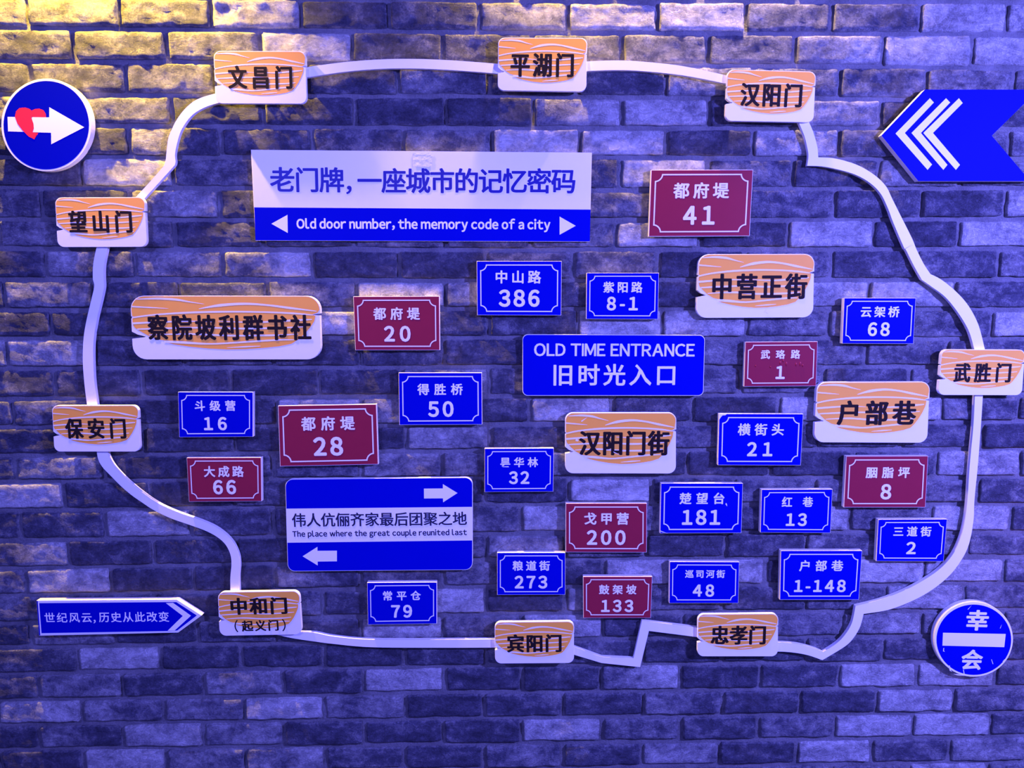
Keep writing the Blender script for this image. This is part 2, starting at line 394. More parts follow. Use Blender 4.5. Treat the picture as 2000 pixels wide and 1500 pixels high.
def build_wall():
    # mortar bed: one rough sheet, the bricks are its parts
    x0, x1, z0, z1 = -2.3, 2.3, 0.0, 3.2
    nx, nz = 340, 240
    V = []; Fs = []
    for j in range(nz + 1):
        for i in range(nx + 1):
            x = x0 + (x1 - x0) * i / nx; z = z0 + (z1 - z0) * j / nz
            V.append(Vector((x, 0.0065 + 0.0022 * fbm((x, 3.0, z), 26), z)))
    for j in range(nz):
        for i in range(nx):
            a = j * (nx + 1) + i; Fs.append((a, a + 1, a + nx + 2, a + nx + 1))
    b0 = len(V)
    V += [Vector((x0, 0.10, z0)), Vector((x1, 0.10, z0)), Vector((x1, 0.10, z1)), Vector((x0, 0.10, z1))]
    c00, c10, c11, c01 = 0, nx, (nz + 1) * (nx + 1) - 1, nz * (nx + 1)
    Fs += [(b0 + 3, b0 + 2, b0 + 1, b0),
           tuple([b0, b0 + 1] + list(range(c10, c00 - 1, -1))),
           tuple([b0 + 2, b0 + 3] + list(range(c01, c11 + 1)))]
    wall = mesh_obj('wall_back', V, Fs, M_MORTAR, None, smooth=True)
    wall['kind'] = 'structure'; wall['label'] = 'old grey brick wall with raised weathered bricks in lit mortar'
    bricks = []       # (visible px area, corners, tl, tr)
    extra = []
    zrows = []
    g = 4.6           # half mortar joint in px
    for r, (xs, ts) in enumerate(R):
        xs = [float(v) for v in xs.split()]; ts = ts.split()
        xs = [xs[0] - (xs[1] - xs[0])] + xs + [xs[-1] + (xs[-1] - xs[-2])]
        while len(ts) < len(xs) - 1: ts.append(random.choice('dmnl'))
        for k in range(len(xs) - 1):
            a, b_ = xs[k], xs[k + 1]
            ga = g + random.uniform(-1.2, 1.2); gy = g + random.uniform(-1.0, 1.2)
            # vertical joints lean with the perspective; courses follow the measured joints
            xm = (a + b_) / 2
            px = [(a + ga, jy(r, a) + gy), (b_ - ga, jy(r, b_) + gy), (b_ - ga, jy(r + 1, b_) - gy), (a + ga, jy(r + 1, a) - gy)]
            c = [at(x, y, 0.0) for x, y in px]; c = [(p.x, p.z) for p in c]
            # square the brick up: same x at top and bottom
            xl = (c[0][0] + c[3][0]) / 2; xr = (c[1][0] + c[2][0]) / 2
            c = [(xl, c[0][1]), (xr, c[1][1]), (xr, c[2][1]), (xl, c[3][1])]
            X0, X1 = max(0, a), min(2000, b_); Y0, Y1 = max(0, jy(r, xm)), min(1500, jy(r + 1, xm))
            vis = max(0, X1 - X0) * max(0, Y1 - Y0)
            if vis > 0:
                hit = 0
                for sx in range(8):
                    for sy in range(4):
                        qx = X0 + (X1 - X0) * (sx + .5) / 8; qy = Y0 + (Y1 - Y0) * (sy + .5) / 4
                        if any(bx0 < qx < bx1 and by0 < qy < by1 for bx0, by0, bx1, by1 in COVER): hit += 1
                vis *= 1 - hit / 32.0
            t = ts[k]; tl = TV[t[0]]; tr = TV[t[-1]]
            dv = random.uniform(-0.06, 0.06)
            (bricks if vis > 0 else extra).append((vis, c, tl + dv, tr + dv))
        zrows.append((at(0, jy(r, 0)).z, at(2000, jy(r, 2000)).z, at(0, jy(r + 1, 0)).z, at(2000, jy(r + 1, 2000)).z,
                      at(xs[0], jy(r, 0)).x, at(xs[-1], jy(r, 2000)).x))
    # bricks beyond the frame: the courses carry on to both sides, above and below
    gm = 0.008
    for (zl, zr, zl2, zr2, xa, xb) in zrows:
        x = xa
        while x > -2.2:
            extra.append((0, [(x - 0.205 + gm, zl - gm), (x - gm, zl - gm), (x - gm, zl2 + gm), (x - 0.205 + gm, zl2 + gm)], random.uniform(.1, .8), random.uniform(.1, .8))); x -= 0.205
        x = xb
        while x < 2.2:
            extra.append((0, [(x + gm, zr - gm), (x + 0.2 - gm, zr - gm), (x + 0.2 - gm, zr2 + gm), (x + gm, zr2 + gm)], random.uniform(.1, .8), random.uniform(.1, .8))); x += 0.2
    def band(zl, zr, up):
        k = 0
        while True:
            if up:
                if max(zl, zr) + 0.072 > 3.18: break
                b_l, b_r, t_l, t_r = zl, zr, zl + 0.072, zr + 0.072; zl, zr = t_l, t_r
            else:
                if min(zl, zr) - 0.070 < 0.01: break
                t_l, t_r, b_l, b_r = zl, zr, zl - 0.070, zr - 0.070; zl, zr = b_l, b_r
            x = -2.25 + (0.1 if k % 2 else 0); k += 1
            while x < 2.1:
                f = (x + 1.2) / 2.4; f = min(1, max(0, f))
                t = t_l + (t_r - t_l) * f; bb = b_l + (b_r - b_l) * f
                tt = random.choice((.16, .36, .56, .8))
                extra.append((0, [(x + gm, t - gm), (x + .205 - gm, t - gm), (x + .205 - gm, bb + gm), (x + gm, bb + gm)], tt, tt)); x += 0.205
    band(zrows[0][0], zrows[0][1], True); band(zrows[-1][2], zrows[-1][3], False)
    bricks.sort(key=lambda q: -q[0])
    for i, (vis, c, tl, tr) in enumerate(bricks[:300]):
        V, Fs, tn, rm = [], [], [], []
        brick_mesh(c, tl, tr, 24, 9, random.uniform(0.0, 0.0035), i * 1.37, V, Fs, tn, rm)
        finish_brick('brick', V, Fs, tn, rm, wall)
    V, Fs, tn, rm = [], [], [], []
    for i, (vis, c, tl, tr) in enumerate(bricks[300:]):
        brick_mesh(c, tl, tr, 24, 9, random.uniform(0.0, 0.0035), i * 2.11 + 900, V, Fs, tn, rm)
    for i, (vis, c, tl, tr) in enumerate(extra):
        brick_mesh(c, tl, tr, 8, 3, random.uniform(0.0, 0.003), i * 1.71 + 2000, V, Fs, tn, rm)
    o = finish_brick('outer_bricks', V, Fs, tn, rm, wall); o['kind'] = 'stuff'

# ------------------------------------------------------------------ data of the signs
BK = 0.0045           # back of everything fixed to the brick faces
# (kind, number, street, quad TL TR BR BL, street box, number box, label)
PLATES = [
 ('r','41','都府堤',[(1272,332),(1471,331.5),(1464,461),(1267,462)],(1315,1424,356,388),(1334,1396,401,440),'largest maroon door plate numbered 41, right of the white banner'),
 ('b','386','中山路',[(931,510),(1097,510),(1096,616),(932,615.5)],(968,1057,528,554),(974,1054,565,600),'blue door plate numbered 386, just below the white banner'),
 ('b','8-1','紫阳路',[(1146,533),(1287,533),(1285,623.5),(1145,623)],(1178,1255,550,572),(1185,1246,579,607),'small blue door plate numbered 8-1, above the entrance sign'),
 ('r','20','都府堤',[(690,579),(858,578.5),(859,684),(694,684)],(729,820,600,625),(750,802,636,668),'maroon door plate numbered 20, right of the long wooden-look plaque'),
 ('b','68','云架桥',[(1649,582),(1789,582),(1784,671.5),(1645,671)],(1681,1757,598,620),(1695,1738,629,657),'blue door plate numbered 68, topmost at the right side'),
 ('r','1','武珞路',[(1456,668),(1597,667),(1594,754),(1453,755)],(1486,1563,683,701),(1515,1533,714,741),'blistered maroon door plate numbered 1, right of the entrance sign'),
 ('b','50','得胜桥',[(778.5,728),(941,728),(941.7,829),(780,830)],(815,904,749,772),(836,886,783,815),'blue door plate numbered 50, left of the entrance sign'),
 ('b','16','斗级营',[(347.7,765.5),(494,765.7),(494,853),(350,854)],(380,460,782,803),(398,443,814,841),'blue door plate numbered 16, leftmost of the blue plates'),
 ('r','28','都府堤',[(543,792.5),(735,789.5),(738.7,907),(547,911)],(588,693,813,841),(612,670,853,891),'large maroon door plate numbered 28, above the three-band direction sign'),
 ('r','66','大成路',[(364.5,894),(510,893.5),(511,979),(369,980)],(398,476,910,932),(416,461,937,966),'maroon door plate numbered 66 with chipped left edge, below plate 16'),
 ('b','32','昙华林',[(946.5,876),(1081.5,875.5),(1080.5,960),(946.5,961)],(977,1051,893,913),(994,1034,920,946),'blue door plate numbered 32, beside the three-band direction sign'),
 ('b','21','横街头',[(1404.5,808),(1569,808.5),(1564,909),(1402,908.5)],(1441,1531,827,851),(1459,1509,863,892),'blue door plate numbered 21 with its upper left corner peeled'),
 ('r','200','戈甲营',[(1105,983),(1263.5,983),(1263,1079),(1105,1078.5)],(1141,1228,1001,1025),(1146,1222,1035,1065),'maroon door plate numbered 200 in the lower middle'),
 ('b','181','楚望台',[(1291,944),(1451,944),(1448,1041),(1289,1041.5)],(1327,1415,962,985),(1332,1407,995,1026),'blue door plate numbered 181 with a torn lower left corner'),
 ('b','13','红 巷',[(1487.5,956),(1626,955.5),(1622,1041),(1485,1040)],(1527,1588,970,990),(1535,1576,1002,1028),'blue door plate numbered 13, right of plate 181'),
 ('r','8','胭脂坪',[(1653,891),(1813,890.5),(1807.5,991),(1648,991)],(1691,1777,912,934),(1720,1741,945,976),'maroon door plate numbered 8, near the right arm of the white strip'),
 ('b','273','粮道街',[(971,1079.5),(1104,1079.5),(1104,1161.5),(971,1162)],(1001,1074,1095,1115),(1005,1069,1124,1150),'blue door plate numbered 273, left below maroon plate 200'),
 ('r','133','鼓架坡',[(1139,1126),(1274,1126),(1271,1207),(1139.5,1207)],(1170,1243,1142,1161),(1174,1237,1171,1196),'maroon door plate numbered 133, lowest of the maroon plates'),
 ('b','48','巡司河街',[(1308,1097),(1444,1097.5),(1442,1178),(1307,1178)],(1338,1416,1113,1129),(1353,1395,1141,1166),'blue door plate numbered 48 with four small characters'),
 ('b','1-148','户部巷',[(1525,1075.5),(1684,1075.5),(1677.5,1171.5),(1523,1171.5)],(1561,1647,1094,1116),(1551,1652,1132,1157),'blue door plate numbered 1-148 at the lower right'),
 ('b','2','三道街',[(1715.5,1014.5),(1850,1014),(1843,1096.5),(1711.5,1096)],(1745,1819,1028,1048),(1770,1789,1058,1083),'blue door plate numbered 2, inside the curve of the right strip'),
 ('b','79','常平仓',[(717,1138),(853,1137),(853,1218),(718.5,1220)],(748,822,1154,1173),(764,805,1181,1207),'blue door plate numbered 79, alone above the bottom strip'),
]
# wooden-look plaques: text, quad, corner radius px, text box, on the strip?, extra, label
WOOD = [
 ('文昌门',[(417,99.5),(597,100),(599,202.5),(421,202)],13,(445,571,127,175),1,None,'wooden-look plaque at the top left bend of the white strip'),
 ('平湖门',[(973,73.5),(1147,74),(1145,179),(972,176.5)],13,(997,1121,102,152),1,None,'wooden-look plaque topmost of all, in the middle of the top strip'),
 ('汉阳门',[(1421,135.5),(1594,140),(1589,239),(1416,236)],13,(1446,1567,161,210),1,None,'wooden-look plaque at the top right end of the arched strip'),
 ('望山门',[(107,386),(283,385),(287,482),(112.5,482.5)],13,(134,258,410,456),1,None,'wooden-look plaque on the left strip, below the round heart sign'),
 ('察院坡利群书社',[(254,577.5),(625,578),(627,702),(260,702)],27,(288,608,613,666),0,None,'longest wooden-look plaque, with seven dark characters'),
 ('保安门',[(101,792),(270,791.5),(274,882),(106,882)],12,(127,246,816,858),1,None,'lower wooden-look plaque on the left side of the strip'),
 ('中和门',[(425,1156.5),(585,1154),(590,1239),(429,1242)],13,(450,561,1166,1201),1,('（起义门）',(458,558,1210,1234)),'wooden-look plaque with two lines of lettering, right of the pointed sign'),
 ('宾阳门',[(966,1215),(1121.5,1213.5),(1121,1295),(967,1296)],12,(990,1097,1238,1275),1,None,'wooden-look plaque lowest of all, in the bottom middle'),
 ('忠孝门',[(1363,1199.5),(1520.5,1198.5),(1519,1282),(1362,1282)],12,(1388,1496,1221,1260),1,None,'wooden-look plaque on the bottom strip, below blue plate 48'),
 ('武胜门',[(1839,682.5),(2003,683),(1996,772),(1832,771.5)],12,(1863,1975,708,748),1,None,'wooden-look plaque at the right edge, on the strip'),
 ('户部巷',[(1596,746.5),(1817,745.5),(1811,865),(1591,864)],17,(1635,1790,781,832),0,None,'large wooden-look plaque right of blue plate 21'),
 ('汉阳门街',[(1104,806),(1321,806),(1320,925),(1104,924.5)],15,(1131,1308,840,891),0,None,'chipped wooden-look plaque just below the entrance sign'),
 ('中营正街',[(1365,496.5),(1591.5,496),(1588,620),(1359.5,621)],20,(1391,1577,533,586),0,None,'large wooden-look plaque below the maroon plate 41'),
]
for p in PLATES: COVER.append((p[3][0][0], p[3][0][1], p[3][1][0], p[3][2][1]))
for p in WOOD: COVER.append((p[1][0][0], p[1][0][1], p[1][1][0], p[1][2][1]))
COVER += [(490, 293, 1156, 472), (557, 933, 923, 1115), (1020, 653, 1377, 773), (1760, 175, 1960, 353), (20, 170, 165, 320), (72, 1173, 370, 1238), (1840, 1190, 1965, 1310)]
build_wall()

chars = set()
for p in PLATES: chars |= set(FW.get(c, c) for c in p[1] + p[2])
for p in WOOD:
    chars |= set(p[0])
    if p[5]: chars |= set(p[5][0])
for s in ('老门牌一座城市的记忆密码', '旧时光入口', '伟人伉俪齐家最后团聚之地', '世纪风云历史从此改变', '幸会'): chars |= set(s)
for s in ('Old door number, the memory code of a city', 'OLD TIME ENTRANCE', 'The place where the great couple reunited last', ',lHx8'):
    chars |= set(FW.get(c, c) for c in s)
prepare(chars)

# ------------------------------------------------------------------ white strip that links the gate plaques
def T(ox, oy, pts, k=0.35): return [(ox + x * k, oy + y * k) for x, y in pts]
def resample(P, nn, corners=()):
    """Catmull-Rom through the points, broken at corner indices"""
    out = []; segs = []; cs = [0] + list(corners) + [len(P) - 1]
    for a, b_ in zip(cs[:-1], cs[1:]):
        Q = P[a:b_ + 1]
        for i in range(len(Q) - 1):
            p0 = Q[max(0, i - 1)]; p1 = Q[i]; p2 = Q[i + 1]; p3 = Q[min(len(Q) - 1, i + 2)]
            for k in range(nn):
                t = k / nn
                out.append(tuple(0.5 * (2 * p1[c] + (p2[c] - p0[c]) * t + (2 * p0[c] - 5 * p1[c] + 4 * p2[c] - p3[c]) * t * t + (3 * p1[c] - p0[c] - 3 * p2[c] + p3[c]) * t ** 3) for c in (0, 1)))
    out.append(P[-1]); return out
ROADS = [
 ('curved stretch of white strip between the heart sign and the banner', (
   T(0,0,[(740,1120),(895,950),(922,905),(930,840),(940,770),(960,720),(985,670),(1030,610),(1090,560),(1170,530),(1240,516)]),
   T(0,0,[(785,1130),(945,955),(978,912),(976,862),(990,790),(1010,730),(1040,680),(1075,640),(1120,610),(1180,585),(1250,568)])), ()),
 ('white strip arching over the left half of the top', (
   [(585,134),(597,131.5),(667,122),(734,116.5),(800,115),(867,117),(940,122),(985,126)],
   [(585,154.5),(597,151.5),(667,141),(734,135),(800,133.5),(867,136),(940,141),(985,145)]), ()),
 ('short white strip arching over the right half of the top', (
   [(1138,121),(1147,120),(1200,118),(1250,120),(1333,129),(1420,147.5),(1432,150)],
   [(1138,140),(1147,138.7),(1200,137),(1250,138.5),(1333,147),(1419,163.5),(1432,167)]), ()),
 ('stepped white strip descending on the right from the top plaque', (
   [(1554,228)] + T(1300,0,[(745,688),(775,760),(790,820),(797,870),(790,925),(870,928),(960,945),(1060,975),(1140,1020),(1200,1080),(1240,1160),(1270,1240),(1330,1380)]) +
   T(1300,480,[(1340,20),(1385,110),(1430,190),(1480,225),(1560,285),(1630,370),(1690,470),(1722,572),(1726,600)]),
   [(1574,228)] + T(1300,0,[(803,688),(825,740),(845,810),(850,845),(852,878),(930,882),(1010,900),(1090,930),(1170,980),(1230,1040),(1265,1110),(1310,1200),(1375,1330)]) +
   T(1300,480,[(1400,20),(1440,100),(1478,158),(1540,190),(1620,255),(1690,335),(1745,440),(1780,572),(1784,600)])), (5, 16)),
 ('longest white strip curving down the right side to the bottom', (
   [(1905,760),(1904,775)] + T(1300,480,[(1718,1000),(1697,1230)]) + T(1300,975,[(1685,0),(1672,110),(1650,205),(1605,305),(1535,385),(1440,452),(1330,510),(1200,560),(1060,596),(1040,690),(1000,758),(950,808),(880,853),(830,832),(760,813),(690,803),(600,799)]),
   [(1920,760),(1919.5,775)] + T(1300,480,[(1760,1000),(1742,1230)]) + T(1300,975,[(1724,0),(1718,120),(1693,250),(1650,340),(1580,430),(1480,510),(1370,570),(1240,618),(1105,640),(1085,712),(1050,772),(1000,822),(875,898),(800,872),(730,858),(660,851),(600,850)])), (12, 16)),
 ('zigzag white strip between the two bottom plaques', (
   T(650,975,[(1320,815),(1350,825),(1500,880),(1678,888),(1725,678),(2000,712),(2060,722)]),
   T(650,975,[(1320,858),(1350,869),(1500,914),(1715,937),(1764,735),(2000,765),(2060,775)])), (2, 3, 4)),
 ('nearly level white strip along the bottom left', (
   [(549,1232)] + T(0,975,[(1650,740),(1760,746)]) + T(650,975,[(0,765),(220,784),(640,784),(903,781),(935,781)]),
   [(541,1240)] + T(0,975,[(1640,777),(1750,793)]) + T(650,975,[(0,807),(220,826),(640,829),(903,828),(935,828)])), ()),
 ('S-shaped white strip at the lower left', (
   [(188,872),(189,882),(192,897),(200,912),(217,930),(237,950),(257,967),(277,981),(300,996),(333,1012),(367,1024),(400,1036),(423,1048),(440,1063),(450,1083),(452,1103),(450,1127),(450,1154),(450,1166)],
   [(210,872),(211,882),(213,893),(223,910),(241,930),(262,949),(281,964),(298,976),(319,988),(352,1002),(385,1013.5),(417,1027),(440,1043),(456,1061),(466,1083),(468.5,1103),(467,1127),(468,1154),(468,1166)]), ()),
 ('bowed white strip on the far left between two plaques', (
   T(0,480,[(492,910),(484,875),(470,760),(462,640),(466,520),(482,420),(510,300),(526,225),(518,180),(522,90),(545,-15)]),
   T(0,480,[(546,910),(541,875),(526,760),(520,640),(522,530),(540,410),(566,300),(580,228),(578,180),(581,100),(606,-15)])), ()),
]
ROAD_F = 0.0150
for lab, (A, B), cs in ROADS:
    A2 = resample(A, 6, cs); B2 = resample(B, 6, cs); k = len(A2)
    V = []
    for P, dep in ((A2, ROAD_F), (B2, ROAD_F)): V += [at(x, y, dep) for x, y in P]
    V += [Vector((p.x, -BK, p.z)) for p in V[:2 * k]]
    c = sum(V, Vector()) / len(V); c.y = -BK
    Fs = []
    for i in range(k - 1):
        Fs += [(i, k + i, k + i + 1, i + 1), (2 * k + i, 2 * k + i + 1, 3 * k + i + 1, 3 * k + i),
               (i, i + 1, 2 * k + i + 1, 2 * k + i), (k + i, 3 * k + i, 3 * k + i + 1, k + i + 1)]
    Fs += [(0, 2 * k, 3 * k, k), (k - 1, 2 * k - 1, 4 * k - 1, 3 * k - 1)]
    me_o = mesh_obj('curved_strip', [v - c for v in V], Fs, M_BOARD)
    import bmesh
    bm = bmesh.new(); bm.from_mesh(me_o.data); bmesh.ops.recalc_face_normals(bm, faces=bm.faces)
    bm.to_mesh(me_o.data); bm.free()
    me_o.location = c; me_o['label'] = lab; me_o['category'] = 'strip'; me_o['group'] = 'white strips tracing the wall line'

# ------------------------------------------------------------------ door plates
def mid(q): 
    p = at(sum(x for x, y in q) / len(q), sum(y for x, y in q) / len(q)); p.y = -BK; return p
def ring(W, H, m, wd, r, seg=6):
    A = []; B = []
    a1 = math.asin(wd / (r + wd))
    for (cx, cy, s) in ((m, m, 0), (W - m, m, 1), (W - m, H - m, 2), (m, H - m, 3)):
        base = math.radians([90, 180, 270, 0][s])      # arc swept clockwise around the corner (y down)
        for k in range(seg + 1):
            t = k / seg
            a = base - math.radians(90) * t
            A.append((cx + r * math.cos(a), cy + r * math.sin(a)))
            b_ = base - (a1 + (math.radians(90) - 2 * a1) * t)
            B.append((cx + (r + wd) * math.cos(b_), cy + (r + wd) * math.sin(b_)))
    return A, B
for kind, num, st, q, sb, nb, lab in PLATES:
    name = 'door_plate'
    root = thing(name, mid(q), lab, 'plate', 'blue door number plates' if kind == 'b' else 'maroon door number plates')
    fr = 0.0185 if kind == 'b' else 0.0180
    big = qsize(q)[0]
    slab('board', q, fr, BK, [M_BOARD, M_EDGE], root)
    film = slab('face_film', [bil(q, u, v) for u, v in ((.004, .006), (.996, .006), (.996, .994), (.004, .994))], fr + 0.00012, fr - 0.0002, [M_BLUE if kind == 'b' else M_RED], root, 0.0001)
    W, H = qsize(q)
    A, B = ring(W, H, W * 0.040, max(1.7, W * 0.0125), W * 0.068)
    strip('border_line', inq(q, A), inq(q, B), fr + 0.00022, M_WHITE, root, True)
    sl = ((q[1][1] - q[0][1]) + (q[2][1] - q[3][1])) / 2 / W
    def yy(x, y): return y + sl * (x - (q[0][0] + W / 2))
    x0, x1, y0, y1 = sb; yc = (y0 + y1) / 2
    if ' ' in st:
        wd = (y1 - y0) * 1.02
        text('street_name', st[0], x0, x0 + wd, yy(x0, yc), yy(x0, yc), y1 - y0, fr + 0.00022, M_WHITE, root, 0.030)
        text('street_name', st[-1], x1 - wd, x1, yy(x1, yc), yy(x1, yc), y1 - y0, fr + 0.00022, M_WHITE, root, 0.030)
    else:
        text('street_name', st, x0, x1, yy(x0, yc), yy(x1, yc), y1 - y0, fr + 0.00022, M_WHITE, root, 0.030)
    x0, x1, y0, y1 = nb; yc = (y0 + y1) / 2
    if len(num) == 1:
        text('house_number', num, x0, x1, yc, yc, y1 - y0, fr + 0.00022, M_WHITE, root, 0.040, mode='latin', capref='8')
    else:
        hh = y1 - y0
        text('house_number', num, x0, x1, yy(x0, yc), yy(x1, yc), hh, fr + 0.00022, M_WHITE, root, 0.042, ax=0.90, mode='latin', capref='8')
    if num == '21':
        flat('peeled_corner', [[(1404.6, 808), (1420, 808.2), (1417, 811), (1411, 811.5), (1408, 815), (1404.5, 820)]], fr + 0.00036, M_BOARD, root)
    if num == '181':
        flat('torn_corner', [[(1289.3, 1036), (1293, 1037.5), (1300, 1040.5), (1304, 1041.4), (1302, 1041.5), (1292, 1038.7), (1289.2, 1037.6)]], fr + 0.00036, M_WHITE, root)
        flat('scuff', [[(1418, 982), (1420, 985), (1420, 989), (1417, 985)]], fr + 0.00036, M_WHITE, root)
    if num == '1':
        bl = []
        for (bx, by, bs) in ((1524, 709, 3), (1530, 705, 2.5), (1536, 711, 3.5), (1555, 712, 3), (1563, 711, 3.5), (1568, 714, 2.5), (1505, 717, 2), (1476, 715, 1.8)):
            bl.append((bx, by, bs))
        V = []; Fs = []
        for bx, by, bs in bl:
            b0 = len(V); V.append(at(bx, by, fr + 0.0022))
            for k in range(8): V.append(at(bx + bs * .6 * math.cos(k * math.pi / 4), by + bs * 1.3 * math.sin(k * math.pi / 4), fr + 0.0004))
            for k in range(8): Fs.append((b0, b0 + 1 + (k + 1) % 8, b0 + 1 + k))
        bo = mesh_obj('blisters', V, Fs, M_RED, root, True); bo['kind'] = 'stuff'

# ------------------------------------------------------------------ wooden-look plaques
def ribbon(q, pts, wds, dep):
    P = resample(pts, 5); k = len(P); L_, R_ = [], []
    W, H = qsize(q)
    for i, (u, v) in enumerate(P):
        t = i / (k - 1) * (len(wds) - 1); a = int(min(t, len(wds) - 2)); wd = wds[a] + (wds[a + 1] - wds[a]) * (t - a)
        L_.append(bil(q, u, v - wd)); R_.append(bil(q, u, v + wd))
    return L_, R_
GRAINS = [
 ([(.03, .055), (.14, .045), (.24, .06), (.31, .095), (.39, .13)], [.004, .014, .016, .008, .001]),
 ([(.004, .17), (.10, .185), (.20, .20)], [.010, .008, .001]),
 ([(.36, .205), (.47, .15), (.60, .125), (.72, .145), (.84, .19), (.98, .24)], [.003, .020, .016, .012, .016, .004]),
 ([(.004, .345), (.12, .30), (.30, .265), (.50, .25), (.70, .255), (.86, .275), (.96, .30)], [.010, .010, .013, .012, .010, .012, .006]),
 ([(.004, .435), (.14, .415), (.30, .40), (.44, .41)], [.014, .012, .008, .002]),
 ([(.46, .40), (.66, .415), (.86, .385), (.955, .37)], [.002, .010, .014, .006]),
 ([(.03, .525), (.20, .51), (.40, .50), (.60, .515), (.80, .50), (.92, .485)], [.008, .012, .010, .013, .010, .004]),
 ([(.09, .615), (.30, .60), (.52, .625), (.75, .62), (.88, .60)], [.004, .012, .012, .012, .005]),
 ([(.17, .72), (.28, .735), (.42, .755), (.60, .725), (.76, .695), (.86, .69)], [.016, .018, .010, .012, .012, .004]),
 ([(.50, .815), (.60, .80), (.68, .79)], [.001, .010, .002]),
]
def plaque_outline(q, r):
    W, H = qsize(q); pts = round_rect(W, H, r)
    # pts order: TL arc, TR arc, BR arc, BL arc (8 each)
    tl, tr, br, bl_ = pts[0:8], pts[8:16], pts[16:24], pts[24:32]
    rn = [(W, .275 * H), (W * .965, .293 * H), (W * .955, .30 * H), (W * .97, .303 * H), (W * .998, .31 * H)]
    ln = [(0, .675 * H), (W * .066, .652 * H), (W * .072, .642 * H), (W * .03, .61 * H), (0, .565 * H), (0, .36 * H), (W * .018, .335 * H), (0, .325 * H)]
    return inq(q, tl + tr + rn + br + bl_ + ln)
def orange_outline(q, r):
    W, H = qsize(q); i = 1.2; pts = [(i + x * (W - 2 * i) / W, i + y * (H - 2 * i) / H) for x, y in round_rect(W, H, r)]
    low = [(.985, .265), (.955, .295), (.975, .315), (.968, .40), (.945, .50), (.915, .60), (.88, .69), (.845, .755), (.78, .795), (.70, .82), (.60, .84), (.50, .845), (.40, .83), (.30, .80),
           (.22, .765), (.18, .735), (.20, .715), (.14, .69), (.09, .635), (.05, .57), (.015, .50), (.006, .44), (.006, .36), (.02, .335), (.006, .32)]
    return inq(q, pts[0:16] + [(u * W, v * H) for u, v in low])
for s, q, r, tb, on, ex, lab in WOOD:
    root = thing('gate_plaque' if on else 'street_plaque', mid(q), lab, 'plaque', 'wooden-look plaques')
    fr = 0.0245 if on else 0.0190
    bk = 0.0152 if on else BK
    W, H = qsize(q)
    slab('board', plaque_outline(q, r), fr, bk, [M_BOARD, M_BOARD], root)
    if on:
        # two small spacers carry the board in front of the strip
        vert = s in ('望山门', '保安门', '武胜门')
        for (u, v) in (((.22, .5), (.78, .5)) if vert else ((.5, .2), (.5, .8))):
            c = bil(q, u, v); sp = 6
            slab('spacer', [(c[0] - sp, c[1] - sp), (c[0] + sp, c[1] - sp), (c[0] + sp, c[1] + sp), (c[0] - sp, c[1] + sp)], bk, BK, [M_EDGE], root)
    flat('wood_print', [orange_outline(q, r)], fr + 0.00012, M_ORANGE, root)
    V = []; Fs = []
    for gi, (pts, wds) in enumerate(GRAINS):
        A, B = ribbon(q, pts, wds, fr); b0 = len(V); k = len(A)
        V += [at(x, y, fr + 0.00022) for x, y in A] + [at(x, y, fr + 0.00022) for x, y in B]
        Fs += [(b0 + i, b0 + k + i, b0 + k + i + 1, b0 + i + 1) for i in range(k - 1)]
    g = mesh_obj('grain_lines', V, Fs, M_GRAIN, root); g['kind'] = 'stuff'
    sl = ((q[1][1] - q[0][1]) + (q[2][1] - q[3][1])) / 2 / W; xm = q[0][0] + W / 2
    x0, x1, y0, y1 = tb; yc = (y0 + y1) / 2
    aspect = {'中和门': 1.00, '户部巷': 0.90, '宾阳门': 0.90, '忠孝门': 0.88, '察院坡利群书社': 0.78}.get(s, 0.82)
    text('lettering', s, x0, x1, yc + sl * (x0 - xm), yc + sl * (x1 - xm), y1 - y0, fr + 0.00034, M_INK, root, 0.046, ax=aspect, by=0.5)
    if ex:
        x0, x1, y0, y1 = ex[1]; yc = (y0 + y1) / 2; b_ = 0.030
        text('lettering', ex[0][1:-1], x0 + 14, x1 - 14, yc + sl * (x0 - xm), yc + sl * (x1 - xm), (y1 - y0) * .94, fr + 0.00034, M_INK, root, 0.040, ax=0.95, by=0.6)
        text('lettering', '（', x0, x0 + 7, yc + sl * (x0 - xm), yc + sl * (x0 - xm), y1 - y0, fr + 0.00034, M_INK, root, 0.012)
        text('lettering', '）', x1 - 7, x1, yc + sl * (x1 - xm), yc + sl * (x1 - xm), y1 - y0, fr + 0.00034, M_INK, root, 0.012)
    if s == '中营正街':
        flat('scuffs', [[(1497, 604), (1504, 601), (1500, 606), (1510, 607), (1503, 610), (1500, 613), (1496, 610), (1492, 611)]], fr + 0.0005, M_GRAIN, root)
    if s == '汉阳门街':
        flat('scratches', [[(1135, 822), (1147, 815), (1136, 824)], [(1125, 857), (1130, 859), (1129, 862), (1124, 861)], [(1198, 882), (1212, 889), (1199, 884)]], fr + 0.0005, M_GRAIN, root)

